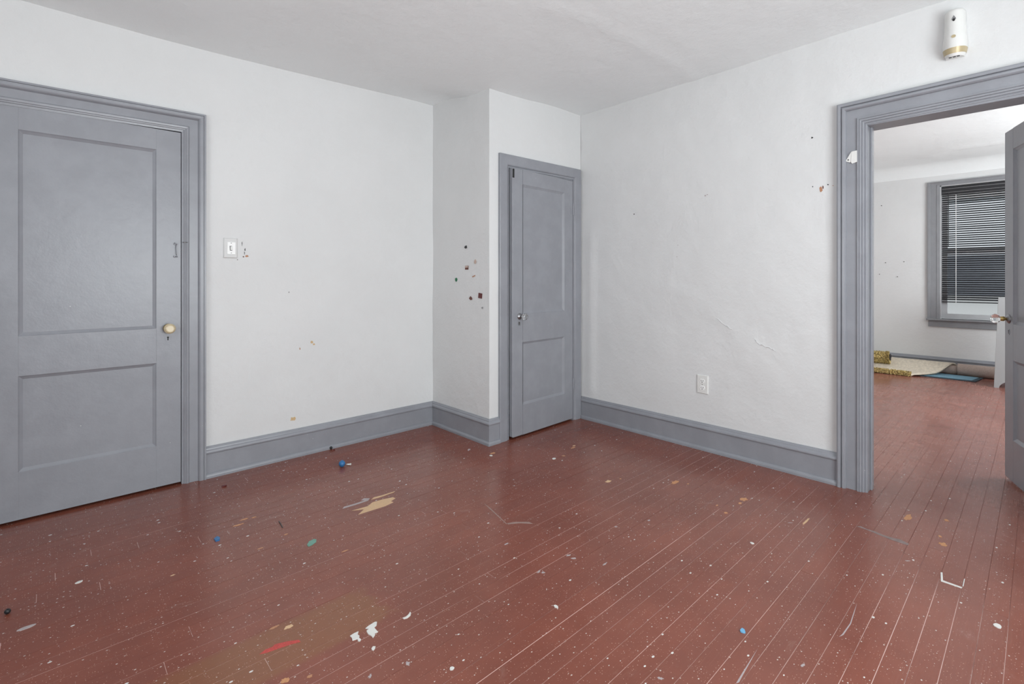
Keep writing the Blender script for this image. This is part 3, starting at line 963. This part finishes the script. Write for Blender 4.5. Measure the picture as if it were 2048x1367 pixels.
floor_poly('putty_strip', 'smear_grey', [(1713, 1052), (1722, 1052), (1735, 1058), (1750, 1062), (1768, 1070), (1785, 1075), (1800, 1078), (1818, 1087), (1815, 1090), (1800, 1085), (1780, 1078), (1762, 1071), (1745, 1064), (1730, 1058)])
floor_poly('paint_line', 'chip_white', [(1881, 1144), (1885, 1144), (1886, 1160), (1925, 1174), (1923, 1176), (1882, 1162)], 0.0006)
floor_poly('paint_line', 'chip_white', [(1928, 1157), (1930, 1157), (1927, 1172), (1925, 1172)], 0.0006)
floor_poly('paint_line', 'smear', [(1678, 1273), (1684, 1268), (1700, 1246), (1708, 1222), (1714, 1206), (1709, 1224), (1702, 1247), (1687, 1269)], 0.0006)
floor_poly('paint_line', 'smear', [(1472, 1366), (1484, 1346), (1496, 1327), (1515, 1297), (1500, 1324), (1489, 1344), (1478, 1364)], 0.0006)
floor_poly('scratch_mark', 'dust', [(968, 1006), (980, 1015), (992, 1026), (1014, 1047), (1013, 1048), (990, 1027), (976, 1014)], 0.0005)
floor_poly('scratch_mark', 'dust', [(1014, 1046), (1030, 1043), (1058, 1043), (1066, 1047), (1040, 1046), (1016, 1048)], 0.0005)
for u, v, a, b in [(1137, 1110, .016, .006), (1147, 1116, .014, .007), (1078, 1142, .018, .006), (1086, 1144, .010, .008), (1210, 1127, .02, .005), (1232, 1053, .010, .006), (740, 1352, .006, .012), (815, 1326, .008, .012),
                   (1320, 1356, .012, .006), (1605, 1330, .014, .006), (1815, 1121, .014, .004), (1580, 1045, .016, .003), (1298, 1040, .012, .006), (938, 899, .030, .012)]:
    floor_patch('scuffed_patch', 'smear', u, v, a, b, random.uniform(-50, 50), 0.6, 20)

# ------------------------------------------------------------------ loose bits lying on the floor
def chip(name, label, cat, mat, px=None, u=None, v=None, rx=0.01, ry=0.01, th=0.0025, rot=0.0, seed=1, jag=0.3, group=None):
    if px:
        cu = sum(p[0] for p in px) / len(px); cv_ = sum(p[1] for p in px) / len(px)
        cx, cy = fl(cu, cv_)
        pts = [(fl(*p)[0] - cx, fl(*p)[1] - cy) for p in px]
    else:
        cx, cy = fl(u, v); pts = blob(rx, ry, 14, jag, seed, math.radians(rot))
    o = MB().prism(pts, 0.0, th).build(name, mat, loc=(cx, cy, 0.0003))
    return tag(o, label, cat, group)


G = 'loose paint chips on the floor'
chip('paint_chip', 'large ragged white paint chip at the front left of the floor', 'paint chip', 'chip_white',
     px=[(731, 1257), (737, 1252), (750, 1244), (754, 1244), (753, 1251), (748, 1255), (754, 1262), (756, 1264), (750, 1266), (750, 1270), (746, 1276), (743, 1272), (736, 1268), (733, 1262), (738, 1258)], group=G)
chip('paint_chip', 'smaller ragged white paint chip left of the largest chip', 'paint chip', 'chip_white',
     px=[(700, 1272), (708, 1267), (717, 1263), (715, 1269), (719, 1272), (718, 1276), (722, 1279), (720, 1283), (716, 1282), (715, 1278), (705, 1281), (704, 1276)], group=G)
chip('paint_chip', 'rounded white chip just in front of the ragged chips', 'paint chip', 'chip_white', px=[(743, 1297), (746, 1293), (751, 1293), (750, 1297), (747, 1301), (744, 1300)], group=G)
chip('paint_curl', 'thin curled white paint sliver right of the ragged chips', 'paint chip', 'chip_white', px=[(805, 1236), (812, 1234), (817, 1229), (820, 1224), (822, 1226), (821, 1231), (815, 1236), (808, 1238)], group=G)
chip('paint_chip', 'white chip at the front right near the room corner of the picture', 'paint chip', 'chip_white', u=1995, v=1252, rx=.016, ry=.011, seed=4, group=G)
chip('paint_chip', 'white heart-shaped chip at the bottom edge, front centre', 'paint chip', 'chip_white', u=904, v=1337, rx=.009, ry=.007, seed=6, group=G)
chip('paint_chip', 'bright oval chip in the middle of the front floor', 'paint chip', 'chip_white', u=1112, v=1213, rx=.007, ry=.011, seed=9, group=G)
chip('paint_chip', 'small white chip at the left, below the closed door', 'paint chip', 'chip_white', u=158, v=1164, rx=.014, ry=.008, rot=20, seed=11, group=G)
chip('paint_flake', 'elongated pale grey flake at the far left of the floor', 'paint chip', 'smear', u=53, v=1255, rx=.026, ry=.009, rot=5, seed=13, group=G)
chip('paint_chip', 'white chip lying before the closet corner', 'paint chip', 'chip_white', u=982, v=911, rx=.012, ry=.012, seed=15, group=G)
chip('paint_chip', 'short white chip left of the orange dot before the closet door', 'paint chip', 'chip_white', u=1108, v=917, rx=.016, ry=.012, seed=16, group=G)
chip('paint_chip', 'little white chip on the middle boards, right of centre', 'paint chip', 'chip_white', u=1504, v=1086, rx=.008, ry=.010, seed=17, group=G)
chip('green_chip', 'teal green oval chip lying on the left boards', 'chip', 'teal', px=[(614, 1090), (618, 1083), (628, 1078), (633, 1079), (632, 1084), (624, 1090), (617, 1093)])
chip('blue_chip', 'dark blue chip on the boards left of the green chip', 'chip', 'blue', px=[(428, 1079), (434, 1074), (440, 1076), (439, 1081), (431, 1083)], th=0.006)
chip('blue_chip', 'light blue chip at the front right of the floor', 'chip', 'skyblue', px=[(1480, 1261), (1484, 1257), (1489, 1260), (1491, 1266), (1486, 1266), (1481, 1264)], th=0.004)


def bead(name, label, cat, mat, u, v, r, flat=1.0):
    x, y = fl(u, v)
    n = 8
    prof = [(max(0.0006, r * math.sin(math.pi * i / n)), r * flat * (1 - math.cos(math.pi * i / n))) for i in range(n + 1)]
    prof.insert(3, (prof[2][0] * 1.01, (prof[2][1] + prof[3][1]) / 2))
    root = tag(empty(name, (x, y, 0.0003)), label, cat)
    MB().lathe(prof, 16).build('ball', mat, root, smooth=True)
    MB().lathe([(r * 0.30, r * flat * 1.96), (r * 0.30, r * flat * 2.03), (r * 0.12, r * flat * 2.03)], 10).build('hole_rim', mat, root)
    return root


bead('bead', 'round blue bead on the floor near the left baseboard', 'bead', 'blue', 684, 933, 0.020)
bead('bead', 'small black bead against the left baseboard', 'bead', 'black', 662, 898, 0.010)
bead('bead', 'small black bead at the far left edge of the floor', 'bead', 'black', 15, 1227, 0.009)
x, y = fl(698, 930)
pg = tag(empty('peg', (x, y, 0.0065)), 'short white peg lying beside the blue bead', 'peg')
MB().tube([(-0.012, 0.010, 0), (0.004, -0.004, 0)], 0.0045, 10).build('shaft', 'chip_white', pg, smooth=True)
MB().tube([(0.004, -0.004, 0), (0.010, -0.009, 0)], 0.0062, 10).build('head', 'chip_white', pg, smooth=True)
o = chip('plastic_scrap', 'tiny dark red scrap on the floor by the left casing', 'scrap', 'darkred', u=448, v=973, rx=.014, ry=.010, th=0.007, seed=31, jag=0.5)
o = chip('plastic_scrap', 'tiny red scrap beside the small black bead', 'scrap', 'darkred', u=668, v=900, rx=.010, ry=.006, th=0.006, seed=33, jag=0.5)
tw = MB().tube([(*fl(558, 1043), 0.003), (*fl(562, 1049), 0.003), (*fl(565, 1055), 0.0025)], 0.002, 6).build('twig', 'crackline')
tag(tw, 'thin dark splinter lying across the boards at the left', 'splinter')

# ------------------------------------------------------------------ window of the next room
win = struct('window_1', 'grey-painted sash window of the next room', cat='window')
yl, yr = WIN['yl'], WIN['yr']
co = cas_out_l - yl
zt, zb = zs_head, zs_sill
Pf = lambda s, z, p: (X2 - p, s, z)
wprof = [(0, -0.005), (0, 0.014), (0.03, 0.016), (0.034, 0.012), (0.05, 0.012), (co - 0.03, 0.014), (co - 0.026, 0.026), (co - 0.004, 0.028), (co, 0.024), (co, -0.005)]
for nm, ra, rb in (('side_casing', lambda a: (yl + a, zb), lambda a: (yl + a, zt + a)), ('side_casing', lambda a: (yr - a, zb), lambda a: (yr - a, zt + a)), ('head_casing', lambda a: (yr - a, zt + a), lambda a: (yl + a, zt + a))):
    hw = cas_top - zt
    MB().rings([[Pf(ra(a)[0], ra(a)[1] if ra(a)[1] <= zt else zt + a * hw / co, p) for a, p in wprof], [Pf(rb(a)[0], zt + a * hw / co, p) for a, p in wprof]]).build(nm, 'window_paint', win)
MB().box(X2 - 0.05, X2 + 0.10, yr - co - 0.02, yl + co + 0.01, zb - 0.022, zb).build('sill', 'window_paint', win, bevel=0.004)
MB().box(X2 - 0.020, X2 + 0.0, yr - co, yl + co - 0.01, zs_sill_b - 0.01, zb - 0.022).build('apron', 'window_paint', win, bevel=0.002)
MB().box(X2, X2 + WT, yl - 0.012, yl, zb, zt).build('jamb', 'sash', win)
MB().box(X2, X2 + WT, yr, yr + 0.012, zb, zt).build('jamb', 'sash', win)
MB().box(X2, X2 + WT, yr, yl, zt - 0.012, zt).build('jamb_head', 'sash', win)
a_, b_ = yr + 0.012, yl - 0.012
zm = (zt + zb) / 2
for z0_, z1_, xo in ((zb + 0.005, zm + 0.02, 0.075), (zm - 0.02, zt - 0.012, 0.108)):
    sa = MB().box(X2 + xo, X2 + xo + 0.03, a_, b_, z0_, z0_ + 0.06).build('sash', 'sash', win)
    MB().box(X2 + xo, X2 + xo + 0.03, a_, b_, z1_ - 0.04, z1_).build('sash_rail', 'sash', sa)
    MB().box(X2 + xo, X2 + xo + 0.03, a_, a_ + 0.05, z0_ + 0.06, z1_ - 0.04).build('sash_stile', 'sash', sa)
    MB().box(X2 + xo, X2 + xo + 0.03, b_ - 0.05, b_, z0_ + 0.06, z1_ - 0.04).build('sash_stile', 'sash', sa)
    MB().box(X2 + xo + 0.012, X2 + xo + 0.016, a_ + 0.048, b_ - 0.048, z0_ + 0.058, z1_ - 0.038).build('pane', 'pane', sa)
# windows behind the viewer and in the next room (where the daylight comes in)
def plain_window(name, label, tf, s0, s1, z0, z1):
    r_ = struct(name, label, cat='window')
    for a, b, c, d, nm in ((s0, s1, z0 - 0.03, z0, 'sill'), (s0, s1, z1, z1 + 0.03, 'head'), (s0 - 0.03, s0, z0, z1, 'jamb'), (s1, s1 + 0.03, z0, z1, 'jamb')):
        p = [tf(a, c, -0.02), tf(b, c, -0.02), tf(b, d, -0.02), tf(a, d, -0.02)]; q = [tf(a, c, 0.02), tf(b, c, 0.02), tf(b, d, 0.02), tf(a, d, 0.02)]
        MB().rings([p, q]).build(nm, 'window_paint', r_)
    for k_ in range(2):
        zz0 = z0 + (z1 - z0) * k_ / 2; zz1 = z0 + (z1 - z0) * (k_ + 1) / 2
        MB().rings([[tf(s0, zz0, -0.09), tf(s1, zz0, -0.09), tf(s1, zz1, -0.09), tf(s0, zz1, -0.09)], [tf(s0, zz0, -0.095), tf(s1, zz0, -0.095), tf(s1, zz1, -0.095), tf(s0, zz1, -0.095)]]).build('pane', 'pane', r_)
    return r_


plain_window('window_2', 'wide window in the wall behind the viewer', lambda s, z, d: (s, Y0 + d, z), 0.15, 2.15, 0.37, 2.12)
plain_window('window_3', 'window in the wall opposite the doorway', lambda s, z, d: (X0 + d, s, z), -0.1, 1.3, 0.37, 2.12)
plain_window('window_4', 'wide daylight window at the side of the next room', lambda s, z, d: (s, Y0 + d, z), 5.1, 7.3, 0.7, 2.2)

# venetian blind hanging in that window
bl = tag(empty('venetian_blind', (X2 + 0.035, (a_ + b_) / 2, zt - 0.02)), 'black venetian blind covering most of the far window', 'blind')
bx0, by0, bz0 = bl.location
hwid = (b_ - a_) / 2 - 0.004
MB().box(-0.022, 0.022, -hwid, hwid, -0.050, 0.0).build('headrail', 'slat', bl, bevel=0.003)
MB().box(-0.026, -0.023, -hwid, hwid, -0.105, -0.004).build('valance', 'slat', bl, bevel=0.001)
MB().box(-0.0285, -0.026, -hwid, hwid, -0.030, -0.024).build('valance_bead', 'nickel', bl)
MB().box(-0.0285, -0.026, -hwid, hwid, -0.074, -0.069).build('valance_bead', 'nickel', bl)
z_bot = onx(1885, 604, X2 + 0.035)[1]
zz_ = zt - 0.02 - 0.060
slat_me = None; i = 0
tilt = math.radians(41)
while zz_ > z_bot + 0.022:
    if slat_me is None:
        mb = MB(); sec = []
        for q in range(5):
            t_ = (q / 4 - 0.5) * 0.025; bow = 0.0018 * (1 - (q / 2 - 1) ** 2)
            sec.append((t_ * math.cos(tilt) - bow * math.sin(tilt), t_ * math.sin(tilt) + bow * math.cos(tilt)))
        ring = lambda yy: [(a, yy, b) for a, b in sec] + [(a, yy, b - 0.0006) for a, b in sec[::-1]]
        so = mb.rings([ring(-hwid), ring(hwid)]).build('slat', 'slat', bl); slat_me = so.data
    else:
        so = bpy.data.objects.new('slat', slat_me); C.objects.link(so); so.parent = bl
    so.location = (0, 0, zz_ - bz0)
    so.rotation_euler = (math.radians(random.uniform(-0.25, 0.25)), random.uniform(-0.06, 0.06), 0)
    zz_ -= 0.0268; i += 1
MB().box(-0.012, 0.012, -hwid, hwid, z_bot - bz0, z_bot - bz0 + 0.012).build('bottom_rail', 'slat', bl, bevel=0.002)
yc1 = onx(1912, 500, X2 + 0.02)[0]
for yy in (yc1, yc1 - 0.46):
    MB().box(-0.0145, -0.0125, yy - by0 - 0.003, yy - by0 + 0.003, z_bot - bz0, -0.045).build('ladder_cord', 'cord', bl)
yw_ = onx(1897, 500, X2 + 0.02)[0]
MB().tube([(-0.024, yw_ - by0, -0.05), (-0.024, yw_ - by0, -0.75)], 0.004, 8).build('tilt_wand', 'slat', bl)

# ------------------------------------------------------------------ rugs along the far wall
def yu(u, x):
    """y of the point on plane x seen at column u"""
    return onx(u, 500, x)[0]


# rolled carpet
rc_x = 8.135; rr_ = 0.072
roll = tag(empty('rolled_carpet', (rc_x, 0.36, 0)), 'rolled pinkish-beige carpet lying against the far baseboard', 'carpet')
rings = []
for j in range(13):
    yy = 0.0 + 0.330 * j / 12
    rings.append([((rr_ + 0.004 * n2(j, q, 1, 0.7)) * math.cos(2 * math.pi * q / 28), yy, rr_ + (rr_ + 0.003 * n2(j, q, 5, 0.7)) * math.sin(2 * math.pi * q / 28)) for q in range(28)])
MB().rings(rings).build('roll', 'carpet', roll, smooth=True)
sp = []
for q in range(70):
    a = q * 0.45; r_ = 0.012 + (rr_ - 0.016) * q / 70
    sp.append((r_ * math.cos(a), -0.002, rr_ + r_ * math.sin(a)))
MB().tube(sp, 0.0045, 6).build('spiral_edge', 'carpet_dark', roll)

# blue mat
mx = [fl(1846, 743), fl(1967, 757), fl(1951, 764), fl(1840, 752)]
cxm = sum(p[0] for p in mx) / 4; cym = sum(p[1] for p in mx) / 4
mt = tag(empty('floor_mat', (cxm, cym, 0.0005)), 'blue mat with dark border lying flat before the rolled carpet', 'mat')
loc_ = [(a - cxm, b - cym) for a, b in mx]
MB().prism(loc_, 0.0, 0.010).build('border', 'mat_navy', mt, bevel=0.002)
MB().prism([(a * 0.80, b * 0.86) for a, b in loc_], 0.0095, 0.013).build('center_field', 'mat_blue', mt, bevel=0.001)

# shag rug, folded with its beige backing up
sg = tag(empty('shag_rug', (7.85, 1.4, 0)), 'olive yellow shag rug folded over, its beige backing upward', 'rug')


def rug_section(y):
    """profile (x, z) from the front edge over the hump to the back, changing along y"""
    k_ = 0.012 * math.sin(7 * y)
    base = [(7.60, 0.018), (7.62, 0.040), (7.68, 0.052 + k_), (7.76, 0.050), (7.84, 0.062 + k_), (7.92, 0.098), (8.00, 0.140), (8.07, 0.178), (8.13, 0.203), (8.19, 0.203), (8.24, 0.17), (8.265, 0.10)]
    return base


NY = 22
def y_right(x):
    """right edge of the backing, an S-curve from the front to the back"""
    pts = [(7.60, 1.06), (7.66, 1.00), (7.74, 0.94), (7.82, 0.88), (7.95, 0.80), (8.10, 0.75), (8.27, 0.70)]
    for (a, b), (c, d) in zip(pts, pts[1:]):
        if x <= c:
            return b + (d - b) * (x - a) / (c - a)
    return pts[-1][1]


rings = []
for j in range(NY + 1):
    top = []; bot = []
    for (x, z) in rug_section(0.7 + 1.3 * j / NY):
        z = 0.018 + (z - 0.018) * 0.66
        y = y_right(x) + (2.05 - y_right(x)) * j / NY
        z += 0.006 * n2(x * 5, y * 5, 3, 1)
        top.append((x - 7.85, y - 1.4, z)); bot.append((x - 7.85 + (0.004 if x < 8.1 else -0.004), y - 1.4, max(0.001, z - 0.014)))
    rings.append(top + bot[::-1])
MB().rings(rings).build('backing', 'backing', sg, smooth=True)


def shag(points, name, n_tuft, r, seed):
    """fuzzy pile: many little tufts around a path"""
    rr2 = random.Random(seed); mb = MB()
    mb.tube(points, r, 12)
    P = [Vector(p) for p in points]
    for _ in range(n_tuft):
        i_ = rr2.randrange(len(P) - 1); t_ = rr2.random()
        c_ = P[i_].lerp(P[i_ + 1], t_); d = (P[i_ + 1] - P[i_]).normalized()
        a = rr2.uniform(0, 2 * math.pi)
        u_ = d.cross(Vector((0, 0, 1))).normalized(); v_ = d.cross(u_)
        nrm = u_ * math.cos(a) + v_ * math.sin(a)
        tip = c_ + nrm * (r + rr2.uniform(0.008, 0.02)) + d * rr2.uniform(-.01, .01)
        tip.z = max(tip.z, 0.002)
        side = (d * math.cos(rr2.random() * 6) + nrm.cross(d) * math.sin(rr2.random() * 6)) * 0.006
        b0 = c_ + nrm * r * 0.95
        s2 = nrm.cross(side).normalized() * 0.006
        mb.add([b0 + side, b0 - side * 0.5 + s2, b0 - side * 0.5 - s2, tip], [(0, 1, 3), (1, 2, 3), (2, 0, 3), (0, 2, 1)])
    return mb.build(name, 'shag', sg)


shag([(7.615 - 7.85, 1.065 - 1.4, 0.024), (7.612 - 7.85, 1.2 - 1.4, 0.028), (7.600 - 7.85, 1.4 - 1.4, 0.032), (7.59 - 7.85, 1.6 - 1.4, 0.034), (7.59 - 7.85, 1.85 - 1.4, 0.034)], 'shag_edge', 1500, 0.026, 1)
# the far end of the rug, curled over into a loop with the pile showing
def curl(y):
    return 7.96 - 0.10 * (y - 1.3)


shag([(curl(1.34) - 7.85, 1.335 - 1.4, 0.160), (curl(1.36) - 7.85, 1.36 - 1.4, 0.157), (curl(1.6) - 7.85, 1.6 - 1.4, 0.155), (curl(1.95) - 7.85, 1.95 - 1.4, 0.155)], 'curled_end', 2600, 0.070, 2)
core = [(curl(1.34) - 7.85 + 0.045 * math.cos(q * 0.5) * (1 - q / 40), 1.330 - 1.4 - 0.004, 0.162 + 0.045 * math.sin(q * 0.5) * (1 - q / 40)) for q in range(36)]
MB().tube(core, 0.006, 6).build('curl_edge', 'carpet_dark', sg)

inner = [(8.135 - 7.85, y_ - 1.4, 0.060) for y_ in (0.696, 0.9, 1.1, 1.25)]
MB().tube(inner, 0.056, 24).build('inner_fold', 'carpet', sg, smooth=True)

# pale cabinet half hidden behind the open door
cab_x = 7.50; cy1 = yu(1987.5, cab_x)
cb = tag(empty('cabinet', (cab_x, cy1 - 0.20, 0)), 'pale grey cabinet with arched foot, half hidden by the open door', 'cabinet')
pts = [(0.205, 0.0), (0.200, 0.03)]
pts = [(0.200, 0.0), (0.165, 0.98), (-0.165, 0.98), (-0.200, 0.0), (-0.160, 0.0)]
pts += [(0.160 * -math.cos(math.pi * i / 12), 0.095 * math.sin(math.pi * i / 12)) for i in range(1, 12)] + [(0.160, 0.0)]
MB().prism(pts, 0.0, 0.025, lambda a, b, c: (c, a, b)).build('front_panel', 'cabinet', cb, bevel=0.002)
MB().prism(pts, 0.32, 0.345, lambda a, b, c: (c, a, b)).build('back_panel', 'cabinet', cb, bevel=0.002)
for z_ in (0.16, 0.55, 0.955):
    wz = 0.197 - 0.035 * z_ / 0.98
    MB().box(0.025, 0.32, -wz + 0.005, wz - 0.005, z_, z_ + 0.02).build('shelf', 'cabinet', cb)

# ------------------------------------------------------------------ outside the far window
nb = tag(empty('neighbouring_house', (15.0, 0.5, -3.0)), 'dark rooftop over a pale wall outside, seen through the blind', 'building')
MB().box(0.0, 3.0, -6.0, 6.0, 0.0, 3.88).build('wall', 'chip_white', nb)
MB().prism([(-0.25, 3.86), (1.5, 4.75), (3.25, 3.86), (3.25, 3.82), (-0.25, 3.82)], -6.2, 6.2, lambda a, b, c: (a, c, b)).build('roof', 'roof', nb)
nb['kind'] = 'structure'
